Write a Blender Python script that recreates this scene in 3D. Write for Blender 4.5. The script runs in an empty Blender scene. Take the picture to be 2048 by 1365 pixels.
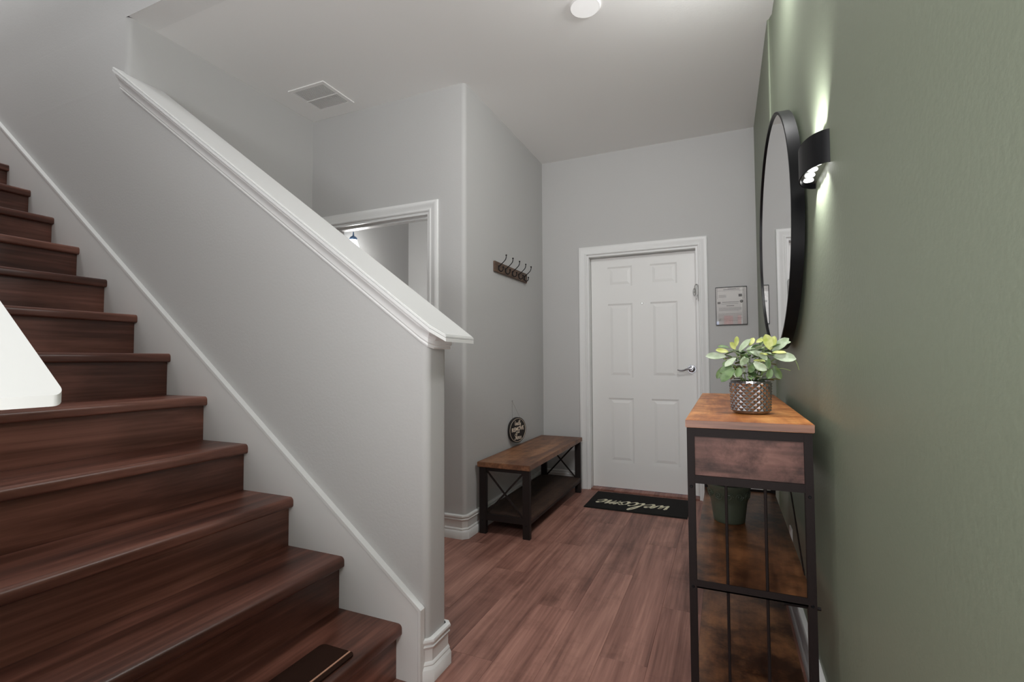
import bpy, bmesh, math, random
from mathutils import Vector, Matrix
random.seed(7)
C = bpy.context.scene.collection
SC = bpy.context.scene
pi = math.pi

# ------------------------------------------------------------------ camera
F_PX, YAW, PITCH, ROLL, H = 974.52, 0.4113, 0.0380, -0.0047, 1.1283
cam = bpy.data.cameras.new('camera'); cam_o = bpy.data.objects.new('camera', cam); C.objects.link(cam_o)
cam.sensor_fit = 'HORIZONTAL'; cam.sensor_width = 36.0; cam.lens = F_PX / 2048 * 36.0
cam.clip_start = 0.02; cam.clip_end = 100
fw = Vector((-math.sin(YAW)*math.cos(PITCH), math.cos(YAW)*math.cos(PITCH), math.sin(PITCH)))
r0 = Vector((math.cos(YAW), math.sin(YAW), 0)); u0 = r0.cross(fw)
rt = math.cos(ROLL)*r0 + math.sin(ROLL)*u0; up = -math.sin(ROLL)*r0 + math.cos(ROLL)*u0
M = Matrix((rt, up, -fw)).transposed().to_4x4(); M.translation = Vector((0, 0, H))
cam_o.matrix_world = M
SC.camera = cam_o

# ------------------------------------------------------------------ world, lights, exposure
w = bpy.data.worlds.new('world'); SC.world = w; w.use_nodes = True
w.node_tree.nodes['Background'].inputs['Color'].default_value = (0.62, 0.72, 1.0, 1)
w.node_tree.nodes['Background'].inputs['Strength'].default_value = 2.5
SC.view_settings.view_transform = 'Standard'; SC.view_settings.look = 'None'
SC.view_settings.gamma = 1.0; SC.view_settings.use_curve_mapping = False
SC.view_settings.exposure = -0.07
SC.cycles.max_bounces = 12; SC.cycles.diffuse_bounces = 7; SC.cycles.glossy_bounces = 5
SC.cycles.use_denoising = True
SC.cycles.sample_clamp_indirect = 4.0

def area(name, loc, target, sx, sy, power, col=(1, 1, 1)):
    l = bpy.data.lights.new(name, 'AREA'); l.shape = 'RECTANGLE'; l.size = sx; l.size_y = sy
    l.energy = power; l.color = col
    o = bpy.data.objects.new(name, l); C.objects.link(o); o.location = loc
    d = Vector(target) - Vector(loc)
    o.rotation_euler = d.to_track_quat('-Z', 'Y').to_euler()
    return o
area('living_room_fill', (-1.8, -2.0, 2.88), (-1.8, -2.0, 0), 2.6, 1.6, 45, (1, .998, .995))  # added fill behind the camera, no real fixture
area('hall_fill', (.12, 2.03, 2.86), (-1.5, 3.2, 1.0), .25, .45, 23, (1, .998, .995))  # added fill just out of view, brightens the bench wall
area('bounce_fill', (-.05, -.70, .75), (-.05, -.30, 2.93), 1.0, .7, 58, (1, .998, .995))  # added upward fill, turns the ceiling into a soft source
area('rear_fill', (-1.6, -3.1, 1.75), (-.8, 3, 1.4), 2.4, 1.6, 20, (1, .998, .995))  # added forward fill from the unseen rear room
area('stairwell_fill', (-4.3, .72, 5.1), (-3.2, 1.3, 2.2), .9, .7, 38, (1, .998, .995))  # added fill high in the stairwell for its upper wall
area('lower_stair_fill', (-1.7, .85, 5.1), (-1.7, .85, 0), .8, .6, 10, (1, .998, .995))  # added overhead fill to lift the lower treads and skirt
area('near_fill', (.10, -1.75, 2.90), (-.9, .9, 0), .7, .9, 76, (1, .998, .995))  # added fill above and behind the camera for the half wall

# ------------------------------------------------------------------ materials
def nt(name):
    m = bpy.data.materials.new(name); m.use_nodes = True
    t = m.node_tree; return m, t.nodes, t.links, t.nodes['Principled BSDF']
def srgb(r, g, b):
    f = lambda c: (c/255/12.92) if c/255 <= .04045 else ((c/255+.055)/1.055)**2.4
    return (f(r), f(g), f(b), 1)
def plain(name, col, rough=.5, metal=0, bump=0, bscale=300, spec=.5, coat=0):
    m, N, L, B = nt(name)
    B.inputs['Base Color'].default_value = col if len(col) == 4 else (*col, 1)
    B.inputs['Roughness'].default_value = rough; B.inputs['Metallic'].default_value = metal
    B.inputs['Specular IOR Level'].default_value = spec
    B.inputs['Coat Weight'].default_value = coat
    if bump:
        g = N.new('ShaderNodeNewGeometry')
        n = N.new('ShaderNodeTexNoise'); n.inputs['Scale'].default_value = bscale; n.inputs['Detail'].default_value = 3
        L.new(g.outputs['Position'], n.inputs['Vector'])
        b = N.new('ShaderNodeBump'); b.inputs['Strength'].default_value = bump; b.inputs['Distance'].default_value = .002
        L.new(n.outputs['Fac'], b.inputs['Height']); L.new(b.outputs['Normal'], B.inputs['Normal'])
    return m
def wood(name, cols, axis='y', stretch=14, scale=3.2, rough=.42, pitting=None, bump=.12, plank=False, fine=.28, spec=.5):
    """long grain along one world axis; every object gets its own piece of the noise"""
    m, N, L, B = nt(name)
    tc = N.new('ShaderNodeTexCoord'); oi = N.new('ShaderNodeObjectInfo')
    geo = N.new('ShaderNodeNewGeometry')
    mp = N.new('ShaderNodeMapping'); s = [stretch]*3; s['xyz'.index(axis)] = 1
    mp.inputs['Scale'].default_value = [scale*v/4 for v in s]
    add = N.new('ShaderNodeVectorMath'); add.operation = 'ADD'
    mul = N.new('ShaderNodeVectorMath'); mul.operation = 'SCALE'; mul.inputs[0].default_value = (13.7, 31.1, 7.3)
    L.new(oi.outputs['Random'], mul.inputs['Scale'])
    L.new(geo.outputs['Position'], add.inputs[0]); L.new(mul.outputs[0], add.inputs[1]); L.new(add.outputs[0], mp.inputs['Vector'])
    n1 = N.new('ShaderNodeTexNoise'); n1.inputs['Scale'].default_value = 1; n1.inputs['Detail'].default_value = 5
    n1.inputs['Roughness'].default_value = .62; n1.inputs['Distortion'].default_value = .6
    L.new(mp.outputs[0], n1.inputs['Vector'])
    mp2 = N.new('ShaderNodeMapping'); s2 = [stretch*7]*3; s2['xyz'.index(axis)] = 2.5
    mp2.inputs['Scale'].default_value = [scale*v/4 for v in s2]; L.new(add.outputs[0], mp2.inputs['Vector'])
    n2 = N.new('ShaderNodeTexNoise'); n2.inputs['Scale'].default_value = 1; n2.inputs['Detail'].default_value = 3
    L.new(mp2.outputs[0], n2.inputs['Vector'])
    mix = N.new('ShaderNodeMath'); mix.operation = 'MULTIPLY_ADD'; mix.inputs[1].default_value = fine
    L.new(n2.outputs['Fac'], mix.inputs[0])
    sub = N.new('ShaderNodeMath'); sub.operation = 'MULTIPLY_ADD'; sub.inputs[1].default_value = 1.0; sub.inputs[2].default_value = -fine/2
    L.new(n1.outputs['Fac'], sub.inputs[0]); L.new(sub.outputs[0], mix.inputs[2])
    cr = N.new('ShaderNodeValToRGB'); L.new(mix.outputs[0], cr.inputs['Fac'])
    el = cr.color_ramp.elements
    while len(el) > 1: el.remove(el[0])
    el[0].position = cols[0][0]; el[0].color = cols[0][1]
    for p, c in cols[1:]:
        e = el.new(p); e.color = c
    out = cr.outputs['Color']
    if pitting:
        n3 = N.new('ShaderNodeTexNoise'); n3.inputs['Scale'].default_value = pitting[0]; n3.inputs['Detail'].default_value = 5; n3.inputs['Roughness'].default_value = .7
        L.new(add.outputs[0], n3.inputs['Vector'])
        c3 = N.new('ShaderNodeValToRGB'); c3.color_ramp.elements[0].position = pitting[1]; c3.color_ramp.elements[1].position = pitting[2]
        c3.color_ramp.elements[0].color = pitting[3]; c3.color_ramp.elements[1].color = (1, 1, 1, 1)
        L.new(n3.outputs['Fac'], c3.inputs['Fac'])
        mx = N.new('ShaderNodeMix'); mx.data_type = 'RGBA'; mx.blend_type = 'MULTIPLY'; mx.inputs['Factor'].default_value = 1
        L.new(out, mx.inputs['A']); L.new(c3.outputs['Color'], mx.inputs['B']); out = mx.outputs['Result']
    if plank:
        hs = N.new('ShaderNodeHueSaturation'); ml = N.new('ShaderNodeMapRange')
        ml.inputs['To Min'].default_value = .94; ml.inputs['To Max'].default_value = 1.07
        L.new(oi.outputs['Random'], ml.inputs['Value']); L.new(ml.outputs[0], hs.inputs['Value']); L.new(out, hs.inputs['Color']); out = hs.outputs['Color']
    L.new(out, B.inputs['Base Color'])
    B.inputs['Roughness'].default_value = rough; B.inputs['Specular IOR Level'].default_value = spec
    b = N.new('ShaderNodeBump'); b.inputs['Strength'].default_value = bump; b.inputs['Distance'].default_value = .002
    L.new(mix.outputs[0], b.inputs['Height']); L.new(b.outputs['Normal'], B.inputs['Normal'])
    return m
def emis(name, col, s):
    m, N, L, B = nt(name); B.inputs['Base Color'].default_value = (.8, .8, .8, 1)
    B.inputs['Emission Color'].default_value = (*col, 1); B.inputs['Emission Strength'].default_value = s; return m

M_wall = plain('grey_wall_paint', (.505, .503, .497), .75, bump=.25, bscale=90)
M_green = plain('sage_green_paint', (.208, .238, .174), .45, bump=.3, bscale=85)
M_ceil = plain('ceiling_paint', (.90, .897, .885), .9, bump=.15, bscale=80)
M_white = plain('white_trim_paint', (.76, .765, .758), .38)
M_door = plain('door_paint', (.80, .80, .785), .4)
M_metal = plain('dark_frame_metal', srgb(29, 21, 20), .6, 0, bump=.2, bscale=500, spec=.25)
M_black = plain('black_metal', (.006, .006, .007), .38, 0, spec=.16)
M_chrome = plain('chrome', (.36, .36, .38), .2, 1)
M_brush = plain('brushed_aluminium', (.60, .61, .60), .3, 1)
M_steel = plain('pale_steel', (.36, .36, .35), .5, .5)
M_floor = wood('floor_vinyl', [(.20, srgb(80, 50, 43)), (.38, srgb(124, 84, 73)), (.56, srgb(154, 110, 97)), (.76, srgb(184, 137, 121))], 'y', 13, 3.4, .5, plank=True, fine=.45, bump=.08, pitting=(3.5, .28, .5, (.62, .57, .55, 1)))
M_stair_shaded = wood('shaded_stair_vinyl', [(.22, srgb(42, 21, 14)), (.45, srgb(88, 52, 41)), (.6, srgb(120, 77, 64)), (.78, srgb(152, 103, 88))], 'y', 12, 3.4, .34, bump=.08, plank=True)  # same vinyl as the floor, dimmer stair lighting put into darker colours
M_bench = wood('rustic_bench_wood', [(.2, srgb(66, 42, 30)), (.45, srgb(116, 78, 56)), (.6, srgb(148, 103, 72)), (.8, srgb(172, 124, 88))], 'y', 8, 4.5, .45, pitting=(9, .3, .55, (.45, .40, .36, 1)))
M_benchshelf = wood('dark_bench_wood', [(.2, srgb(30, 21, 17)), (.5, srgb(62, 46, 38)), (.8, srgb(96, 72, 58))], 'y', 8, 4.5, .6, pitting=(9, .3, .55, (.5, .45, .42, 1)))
M_console = wood('rustic_console_wood', [(.2, srgb(108, 58, 28)), (.42, srgb(180, 112, 60)), (.58, srgb(212, 144, 82)), (.8, srgb(226, 166, 104))], 'y', 6, 5, .4, pitting=(9, .34, .6, (.40, .27, .20, 1)), spec=.35)
M_shelf_shaded = wood('shaded_shelf_wood', [(.2, srgb(62, 36, 24)), (.42, srgb(132, 84, 52)), (.58, srgb(170, 114, 72)), (.8, srgb(200, 146, 96))], 'y', 4, 5, .35, pitting=(5.5, .38, .66, (.13, .10, .09, 1)))  # shadow under the tabletop put into darker wood colour and pitting
M_panel = wood('rustic_panel_wood', [(.2, srgb(36, 22, 18)), (.42, srgb(78, 52, 45)), (.58, srgb(116, 80, 71)), (.8, srgb(146, 106, 94))], 'x', 5, 9, .55, pitting=(13, .34, .58, (.34, .28, .27, 1)))
M_edge = wood('console_edge_wood', [(.2, srgb(88, 55, 42)), (.45, srgb(142, 98, 76)), (.7, srgb(172, 124, 98))], 'x', 10, 7, .4)
M_board = wood('rack_board_wood', [(.2, srgb(62, 44, 34)), (.5, srgb(94, 74, 60)), (.8, srgb(122, 96, 76))], 'y', 8, 8, .6)
M_mat = plain('black_rubber_mat', (.012, .011, .010), .9, bump=.8, bscale=600, spec=.2)
M_cream = plain('cream_lettering', (.80, .75, .56), .8)
M_mat2 = plain('brown_carpet_mat', srgb(44, 27, 20), .95, bump=.9, bscale=700, spec=.1)
M_tan = plain('tan_stripe', srgb(176, 132, 108), .6)
M_sign = plain('dark_sign_wood', (.014, .011, .010), .6)
M_sign_text = plain('sign_lettering', srgb(225, 210, 192), .6)
M_string = plain('string', srgb(128, 122, 114), .8)
M_paper = plain('paper', srgb(236, 232, 228), .8)
M_ink = plain('ink', srgb(120, 114, 112), .8)
M_ink2 = plain('dark_ink', srgb(88, 82, 82), .8)
M_soil = plain('soil', srgb(40, 28, 22), .95, bump=.9, bscale=300)
M_stem = plain('stem_green', srgb(132, 156, 84), .5)
M_potgreen = plain('dark_green_glaze', srgb(80, 88, 74), .32, bump=.2, bscale=60)
M_silver = plain('silver_mercury_glass', (.36, .35, .365), .2, .95)
M_light = emis('diffuser', (1, .99, .97), .36)
M_led_peephole = emis('led_and_peephole_glow', (1, 1, .97), 5)
M_shade = emis('lit_glass_shade', (.92, .97, 1), 9)
M_red = plain('red_curtain_fabric', srgb(225, 105, 112), .9)
def leafmat(name, c1, c2):
    m, N, L, B = nt(name)
    n = N.new('ShaderNodeTexNoise'); n.inputs['Scale'].default_value = 45; g = N.new('ShaderNodeNewGeometry')
    L.new(g.outputs['Position'], n.inputs['Vector'])
    cr = N.new('ShaderNodeValToRGB'); cr.color_ramp.elements[0].color = c1; cr.color_ramp.elements[1].color = c2
    cr.color_ramp.elements[0].position = .35; cr.color_ramp.elements[1].position = .65
    L.new(n.outputs['Fac'], cr.inputs['Fac']); L.new(cr.outputs['Color'], B.inputs['Base Color'])
    B.inputs['Roughness'].default_value = .5
    B.inputs['Subsurface Weight'].default_value = 0
    return m
M_leafA = leafmat('sage_leaf', srgb(146, 164, 130), srgb(180, 192, 168))
M_leafB = leafmat('lime_leaf', srgb(166, 176, 84), srgb(204, 208, 138))
M_leafC = leafmat('deep_leaf', srgb(78, 102, 62), srgb(112, 138, 90))
def glassmat():
    m, N, L, B = nt('picture_glass'); N.remove(B)
    o = N['Material Output']; t = N.new('ShaderNodeBsdfTransparent'); g = N.new('ShaderNodeBsdfGlossy')
    g.inputs['Roughness'].default_value = .01; mx = N.new('ShaderNodeMixShader')
    f = N.new('ShaderNodeFresnel'); f.inputs['IOR'].default_value = 1.9
    L.new(f.outputs[0], mx.inputs[0]); L.new(t.outputs[0], mx.inputs[1]); L.new(g.outputs[0], mx.inputs[2]); L.new(mx.outputs[0], o.inputs['Surface'])
    return m
M_glass = glassmat()
M_mirror = plain('mirror_silvering', (.93, .93, .935), .0, 1)

# ------------------------------------------------------------------ helpers
def wl(o):
    v = Vector((0, 0, 0))
    while o: v += o.location; o = o.parent
    return v
def obj(name, bm, mat, parent=None, smooth=False, bevel=0, seg=2, recalc=True, angle=35):
    if recalc: bmesh.ops.recalc_face_normals(bm, faces=bm.faces[:])
    me = bpy.data.meshes.new(name)
    xs = [v.co for v in bm.verts]
    if parent is None:
        off = Vector((sum(c.x for c in xs)/len(xs), sum(c.y for c in xs)/len(xs), min(c.z for c in xs)))
        off = Vector((round(off.x, 4), round(off.y, 4), round(off.z, 4)))
        loc = off
    else:
        off = wl(parent); loc = Vector((0, 0, 0))
        # put the child's own origin at its centre
        cc = Vector((sum(c.x for c in xs)/len(xs), sum(c.y for c in xs)/len(xs), sum(c.z for c in xs)/len(xs)))
        loc = cc - off; off = cc
    for v in bm.verts: v.co -= off
    if bevel: 
        es = [e for e in bm.edges if len(e.link_faces) == 2 and e.calc_face_angle(0) > .5]
        if es: bmesh.ops.bevel(bm, geom=es, offset=bevel, segments=seg, affect='EDGES', clamp_overlap=True)
    if smooth:
        for f in bm.faces: f.smooth = True
        for e in bm.edges:
            if len(e.link_faces) == 2 and e.calc_face_angle(0) > math.radians(angle): e.smooth = False
    bm.to_mesh(me); bm.free()
    o = bpy.data.objects.new(name, me); C.objects.link(o); o.location = loc
    if mat: me.materials.append(mat)
    if parent: o.parent = parent
    return o
def thing(name, label, cat, loc, group=None):
    o = bpy.data.objects.new(name, None); C.objects.link(o); o.location = loc
    o.empty_display_size = .05
    if label: o['label'] = label
    if cat: o['category'] = cat
    if group: o['group'] = group
    return o
def tag(o, label=None, cat=None, group=None, kind=None):
    for k, v in (('label', label), ('category', cat), ('group', group), ('kind', kind)):
        if v: o[k] = v
    return o
def struct(name, bm, mat, label, cat, **k):
    return tag(obj(name, bm, mat, **k), label, cat, kind='structure')
def B(*boxes):
    bm = bmesh.new()
    for (x0, x1, y0, y1, z0, z1) in boxes: abox(bm, x0, x1, y0, y1, z0, z1)
    return bm
def abox(bm, x0, x1, y0, y1, z0, z1):
    m = Matrix.Translation(((x0+x1)/2, (y0+y1)/2, (z0+z1)/2)) @ Matrix.Diagonal((abs(x1-x0), abs(y1-y0), abs(z1-z0), 1))
    bmesh.ops.create_cube(bm, size=1, matrix=m)
def prism(bm, pts, f0, f1):
    """polygon pts (2-D) extruded between mapping functions f0 and f1"""
    a = [bm.verts.new(f0(*p)) for p in pts]; b = [bm.verts.new(f1(*p)) for p in pts]
    n = len(pts); bm.faces.new(a); bm.faces.new(b[::-1])
    for i in range(n): bm.faces.new((a[i], b[i], b[(i+1) % n], a[(i+1) % n]))
def bar(bm, p, q, r, seg=8, r2=None, up=None):
    p, q = Vector(p), Vector(q); d = q-p
    m = Matrix.Translation((p+q)/2) @ d.to_track_quat('Z', 'Y').to_matrix().to_4x4()
    bmesh.ops.create_cone(bm, cap_ends=True, segments=seg, radius1=r, radius2=r if r2 is None else r2, depth=d.length, matrix=m)
def flatbar(bm, p, q, wd, th, nrm):
    p, q = Vector(p), Vector(q); d = (q-p).normalized(); n = Vector(nrm).normalized(); s = d.cross(n).normalized()
    vs = []
    for e in (p, q):
        for a, b in ((-1, -1), (1, -1), (1, 1), (-1, 1)):
            vs.append(bm.verts.new(e + s*a*wd/2 + n*b*th/2))
    for f in ((0, 1, 2, 3), (4, 7, 6, 5), (0, 4, 5, 1), (1, 5, 6, 2), (2, 6, 7, 3), (3, 7, 4, 0)): bm.faces.new([vs[i] for i in f])
def tube(bm, pts, r, seg=8, cap=True, rf=None):
    pts = [Vector(p) for p in pts]; rings = []
    prev = None
    for i, p in enumerate(pts):
        t = (pts[min(i+1, len(pts)-1)] - pts[max(i-1, 0)]).normalized()
        if prev is None:
            a = t.orthogonal().normalized()
        else:
            a = (prev - t*prev.dot(t)).normalized()
        prev = a; b = t.cross(a); rr = r if rf is None else rf(i/(len(pts)-1))
        rings.append([bm.verts.new(p + (a*math.cos(k*2*pi/seg) + b*math.sin(k*2*pi/seg))*rr) for k in range(seg)])
    for i in range(len(rings)-1):
        for k in range(seg):
            bm.faces.new((rings[i][k], rings[i][(k+1) % seg], rings[i+1][(k+1) % seg], rings[i+1][k]))
    if cap: bm.faces.new(rings[0][::-1]); bm.faces.new(rings[-1])
def lathe(bm, prof, c, seg=40, fr=None):
    rings = []
    for i, (r, z) in enumerate(prof):
        rings.append([bm.verts.new((c[0]+(r if fr is None else fr(i, k, r))*math.cos(2*pi*k/seg), c[1]+(r if fr is None else fr(i, k, r))*math.sin(2*pi*k/seg), c[2]+z)) for k in range(seg)])
    for i in range(len(rings)-1):
        for k in range(seg): bm.faces.new((rings[i][k], rings[i][(k+1) % seg], rings[i+1][(k+1) % seg], rings[i+1][k]))
    return rings
def sweep(bm, path, prof, mapf, side=1, closed=False, cap=True):
    """2-D path, profile of (offset to the side, height); mitred; mapf(a, b, h) -> xyz"""
    P = [Vector(p) for p in path]; n = len(P); cols = []
    def nrm(a, b):
        d = (b-a).normalized(); return Vector((-d.y, d.x))*side
    for i in range(n):
        if closed or 0 < i < n-1:
            n1 = nrm(P[i-1], P[i]); n2 = nrm(P[i], P[(i+1) % n]); m = (n1+n2); m = m/(m.dot(n1)) if m.length > 1e-6 else n1
        elif i == 0: m = nrm(P[0], P[1])
        else: m = nrm(P[-2], P[-1])
        cols.append([bm.verts.new(mapf(*(P[i]+m*o), h)) for o, h in prof])
    k = len(prof)
    for i in range(n if closed else n-1):
        a, b = cols[i], cols[(i+1) % n]
        for j in range(k-1): bm.faces.new((a[j], a[j+1], b[j+1], b[j]))
    if cap and not closed:
        bm.faces.new(cols[0]); bm.faces.new(cols[-1][::-1])
def arc(cx, cy, r, a0, a1, n=6):
    return [(cx+r*math.cos(math.radians(a0+(a1-a0)*i/n)), cy+r*math.sin(math.radians(a0+(a1-a0)*i/n))) for i in range(n+1)]
def catmull(P, n=8):
    P = [Vector(p) for p in P]; Q = [P[0]*2-P[1]] + P + [P[-1]*2-P[-2]]; out = []
    for i in range(1, len(Q)-2):
        for k in range(n):
            t = k/n
            out.append(.5*((2*Q[i]) + (-Q[i-1]+Q[i+1])*t + (2*Q[i-1]-5*Q[i]+4*Q[i+1]-Q[i+2])*t*t + (-Q[i-1]+3*Q[i]-3*Q[i+1]+Q[i+2])*t**3))
    out.append(P[-1]); return out
def pen(bm, strokes, mapf, nib=(.09, .10), th=.02, sc=1.0, ox=0, oy=0, h=1):
    """broad nib handwriting: each stroke a smooth line swept by a slanted nib"""
    for s in strokes:
        Q = catmull([(ox+a*sc, oy+b*sc) for a, b in s], 7)
        nv = Vector(nib)*sc*.5; tv = Vector((-nib[1], nib[0])).normalized()*th*sc*.5
        a = []
        for i, q in enumerate(Q):
            d = (Q[min(i+1, len(Q)-1)]-Q[max(i-1, 0)]).normalized(); nn = Vector((-d.y, d.x))
            w = abs(nn.dot(nv)) + th*sc*.5
            e = min(1, i/3+.35, (len(Q)-1-i)/3+.35)
            a.append((q+nn*w*e, q-nn*w*e))
        lo = [[bm.verts.new(mapf(*p, 0)) for p in ab] for ab in a]; hi = [[bm.verts.new(mapf(*p, h)) for p in ab] for ab in a]
        for i in range(len(a)-1):
            for q in (((hi[i][0], hi[i][1], hi[i+1][1], hi[i+1][0])), ((lo[i][1], lo[i][0], lo[i+1][0], lo[i+1][1])),
                      ((lo[i][0], hi[i][0], hi[i+1][0], lo[i+1][0])), ((hi[i][1], lo[i][1], lo[i+1][1], hi[i+1][1]))):
                bm.faces.new(q)
        bm.faces.new((lo[0][0], lo[0][1], hi[0][1], hi[0][0])); bm.faces.new((hi[-1][0], hi[-1][1], lo[-1][1], lo[-1][0]))

# ------------------------------------------------------------------ key dimensions
G, GN, L_, D, CZ, PY = .242, .262, -1.518, 4.19, 2.938, 2.73
L2, W, S, TW = -2.829, 1.4785, -.974, .132
JL, JR, JT = -1.103, -.184, 2.045
def capz(x): return 1.218 - .7265*(x+.892)

# ------------------------------------------------------------------ floor with planks
fl = struct('floor', B((-5.2, .36, -3.3, 4.45, -.06, -.006), (.36, 1.9, -3.3, -.3, -.06, -.006)), M_soil, 'reddish brown wood plank floor of the entry hall', 'floor')
PWD, PLN = .178, 1.22
plank_mesh = {}
for i in range(-16, 2):
    x1 = .25 + .002 - (0 - i)*PWD + .0  # rows counted leftwards from the green wall
    x0 = x1 - PWD
    if x0 < -1.75 and False: pass
    off = (abs(i)*.47) % PLN
    y = -1.6 - off
    while y < 4.3:
        ya, yb = max(y, -1.6), min(y+PLN, 4.262)
        if yb - ya > .02 and not (x1 < -1.0 and yb < .2) and not (x1 < -1.1 and ya > -2 and yb < 1.62):
            xa = x0; xb = min(x1, .258)
            if xb - xa > .02:
                bm = B((xa+.0002, xb-.0002, ya+.0003, yb-.0003, -.006, 0))
                o = obj('plank', bm, M_floor, parent=fl, bevel=.0006, seg=1)
        y += PLN

# ------------------------------------------------------------------ walls
bm = bmesh.new()
plan = [(GN, -.45), (GN, 2.835)] + arc(G+.012, 2.884, .012, 250, 180, 5) + [(G, 4.45), (.40, 4.45), (.40, -.45)]
prism(bm, plan, lambda a, b: (a, b, 0), lambda a, b: (a, b, CZ+.02))
struct('wall_right', bm, M_green, 'sage green painted wall along the right side with a shallow rounded step', 'wall', smooth=True)
bm = B((L_-.12, JL, D, D+.14, 0, CZ), (JR, G+.1, D, D+.14, 0, CZ), (JL, JR, D, D+.14, JT, CZ))
struct('wall_front', bm, M_wall, 'light grey wall around the white front door', 'wall')
# wall to the left of the bench with rounded outside corner, returning behind the half wall with a doorway
OL, OR, OT = -2.65, -1.785, 2.12
bm = bmesh.new()
r = .028
prism(bm, [(OR, PY), *arc(L_-r, PY+r, r, 270, 360, 6), (L_, D+.14), (L_-.12, D+.14), (L_-.12, PY+.12), (OR, PY+.12)],
      lambda a, b: (a, b, 0), lambda a, b: (a, b, CZ))
abox(bm, L2-.12, OL, PY, PY+.12, 0, CZ); abox(bm, OL, OR, PY, PY+.12, OT, CZ)
struct('wall_left', bm, M_wall, 'light grey wall with rounded corner behind the bench and around the side doorway', 'wall', smooth=True)
struct('wall_back', B((L2-.12, L2, W+TW, PY, 0, CZ)), M_wall, 'light grey side wall above the sloping white cap', 'wall')
# stair wall: knee wall that follows the flight, full height beyond
def wallpart(bm, plan, z0, ztop):
    lo = [bm.verts.new((x, y, z0)) for x, y in plan]; hi = [bm.verts.new((x, y, ztop(x))) for x, y in plan]
    bm.faces.new(lo); bm.faces.new(hi[::-1])
    for i in range(len(plan)): bm.faces.new((lo[i], hi[i], hi[(i+1) % len(plan)], lo[(i+1) % len(plan)]))
bm = bmesh.new(); rb = .026
wallpart(bm, [(L2, W), (S-rb, W)] + arc(S-rb, W+rb, rb, 270, 360, 6)[1:] + arc(S-rb, W+TW-rb, rb, 0, 90, 6) + [(L2, W+TW)], 0, lambda x: capz(x)-.03)
wallpart(bm, [(-5.6, W), (L2, W), (L2, W+TW), (-5.6, W+TW)], 0, lambda x: capz(L2)-.03)
wallpart(bm, [(-5.6, W), (L2-rb, W)] + arc(L2-rb, W+rb, rb, 270, 360, 6)[1:] + [(L2, W+TW), (-5.6, W+TW)], capz(L2)-.03, lambda x: CZ)
wallpart(bm, [(-5.6, W), (L2, W), (L2, W+TW), (-5.6, W+TW)], CZ, lambda x: 5.4)
struct('wall_stairs', bm, M_wall, 'grey half wall beside the stairs that rises to full height at the top', 'wall', smooth=True)
struct('wall_upper', B((L2, -.9, W, W+TW, CZ, 5.4)), M_wall, 'grey wall continuing up the stairwell above the hall ceiling', 'wall')
# ceiling of hall and living room
bm = bmesh.new()
prism(bm, [(L2-.12, W+TW*.0+.001), (-.9, W+.001), (-.9, .27), (-5.2, .27), (-5.2, -3.3), (1.9, -3.3), (1.9, -.33), (.36, -.33), (.36, 4.45), (L2-.12, 4.45)],
      lambda a, b: (a, b, CZ), lambda a, b: (a, b, CZ+.12))
struct('ceiling', bm, M_ceil, 'pale ceiling over the entry hall', 'ceiling')
# unseen shell that closes the stairwell and the room behind the camera
near_prof = [(-5.6, 0), (-.765, 0), (-.765, capz(-.765)-.012), (L2, capz(L2)-.012), (L2, 5.4), (-5.6, 5.4)]
bm = bmesh.new(); prism(bm, near_prof, lambda x, z: (x, .135, z), lambda x, z: (x, .265, z))
struct('wall_near', bm, M_wall, 'grey half wall on the near side of the stairs', 'wall')
struct('wall_stairwell', B((-5.7, -5.6, .135, W+TW, 0, 5.4), (-5.7, -.78, .135, W+TW, 5.4, 5.5), (-.9, -.78, .27, W, CZ+.12, 5.4), (L2, -.78, .135, .265, CZ+.12, 5.4)), M_wall, 'grey walls closing the top of the stairwell', 'wall')
WX0, WX1, WZ0, WZ1 = -.85, -.05, .95, 2.0
bm = B((-5.3, WX0, -3.4, -3.3, 0, CZ), (WX1, 1.9, -3.4, -3.3, 0, CZ), (1.8, 1.9, -3.3, -.33, 0, CZ), (.36, 1.8, -.45, -.33, 0, CZ), (WX0, WX1, -3.4, -3.3, 0, WZ0), (WX0, WX1, -3.4, -3.3, WZ1, CZ), (-5.3, -5.2, -3.3, .135, 0, CZ))
struct('wall_rear', bm, M_wall, 'grey wall of the room behind the viewer, seen only in reflections', 'wall')
wn = thing('window_1', 'window in the rear room reflected in the framed certificate', 'window', (-.35, -3.33, WZ0)); wn['kind'] = 'structure'
obj('window_frame', B((WX0, WX1, -3.35, -3.29, WZ0, WZ0+.05), (WX0, WX1, -3.35, -3.29, WZ1-.05, WZ1), (WX0, WX0+.05, -3.35, -3.29, WZ0, WZ1), (WX1-.05, WX1, -3.35, -3.29, WZ0, WZ1)), M_white, wn)
for ca_, cb_ in ((.0, .185), (.27, .50)):
    bm = bmesh.new(); pts = [(ca_+(cb_-ca_)*k/22, -3.22+.016*math.sin(k*1.3)) for k in range(23)]
    prism(bm, pts + [(a, b-.01) for a, b in pts[::-1]], lambda a, b: (a, b, .05), lambda a, b: (a, b, 2.06))
    tag(obj('curtain', bm, M_red, smooth=True), 'red curtain panel %s in the room reflected in the certificate' % ('next to the window' if ca_ == 0 else 'further from the window'), 'curtain', 'rear room curtains')
# little room behind the doorway
struct('wall_washroom', B((-3.22, -3.10, PY+.12, 4.45, 0, CZ), (-3.22, L_-.12, 4.33, 4.45, 0, CZ), (L2-.5, L2-.12, PY+.0, PY+.12, 0, CZ)), M_wall, 'pale grey walls of the washroom seen through the doorway', 'wall')
struct('ceiling_washroom', B((-3.22, L2-.12, PY, 4.45, CZ, CZ+.12)), M_ceil, 'pale ceiling of the washroom', 'ceiling')

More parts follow.
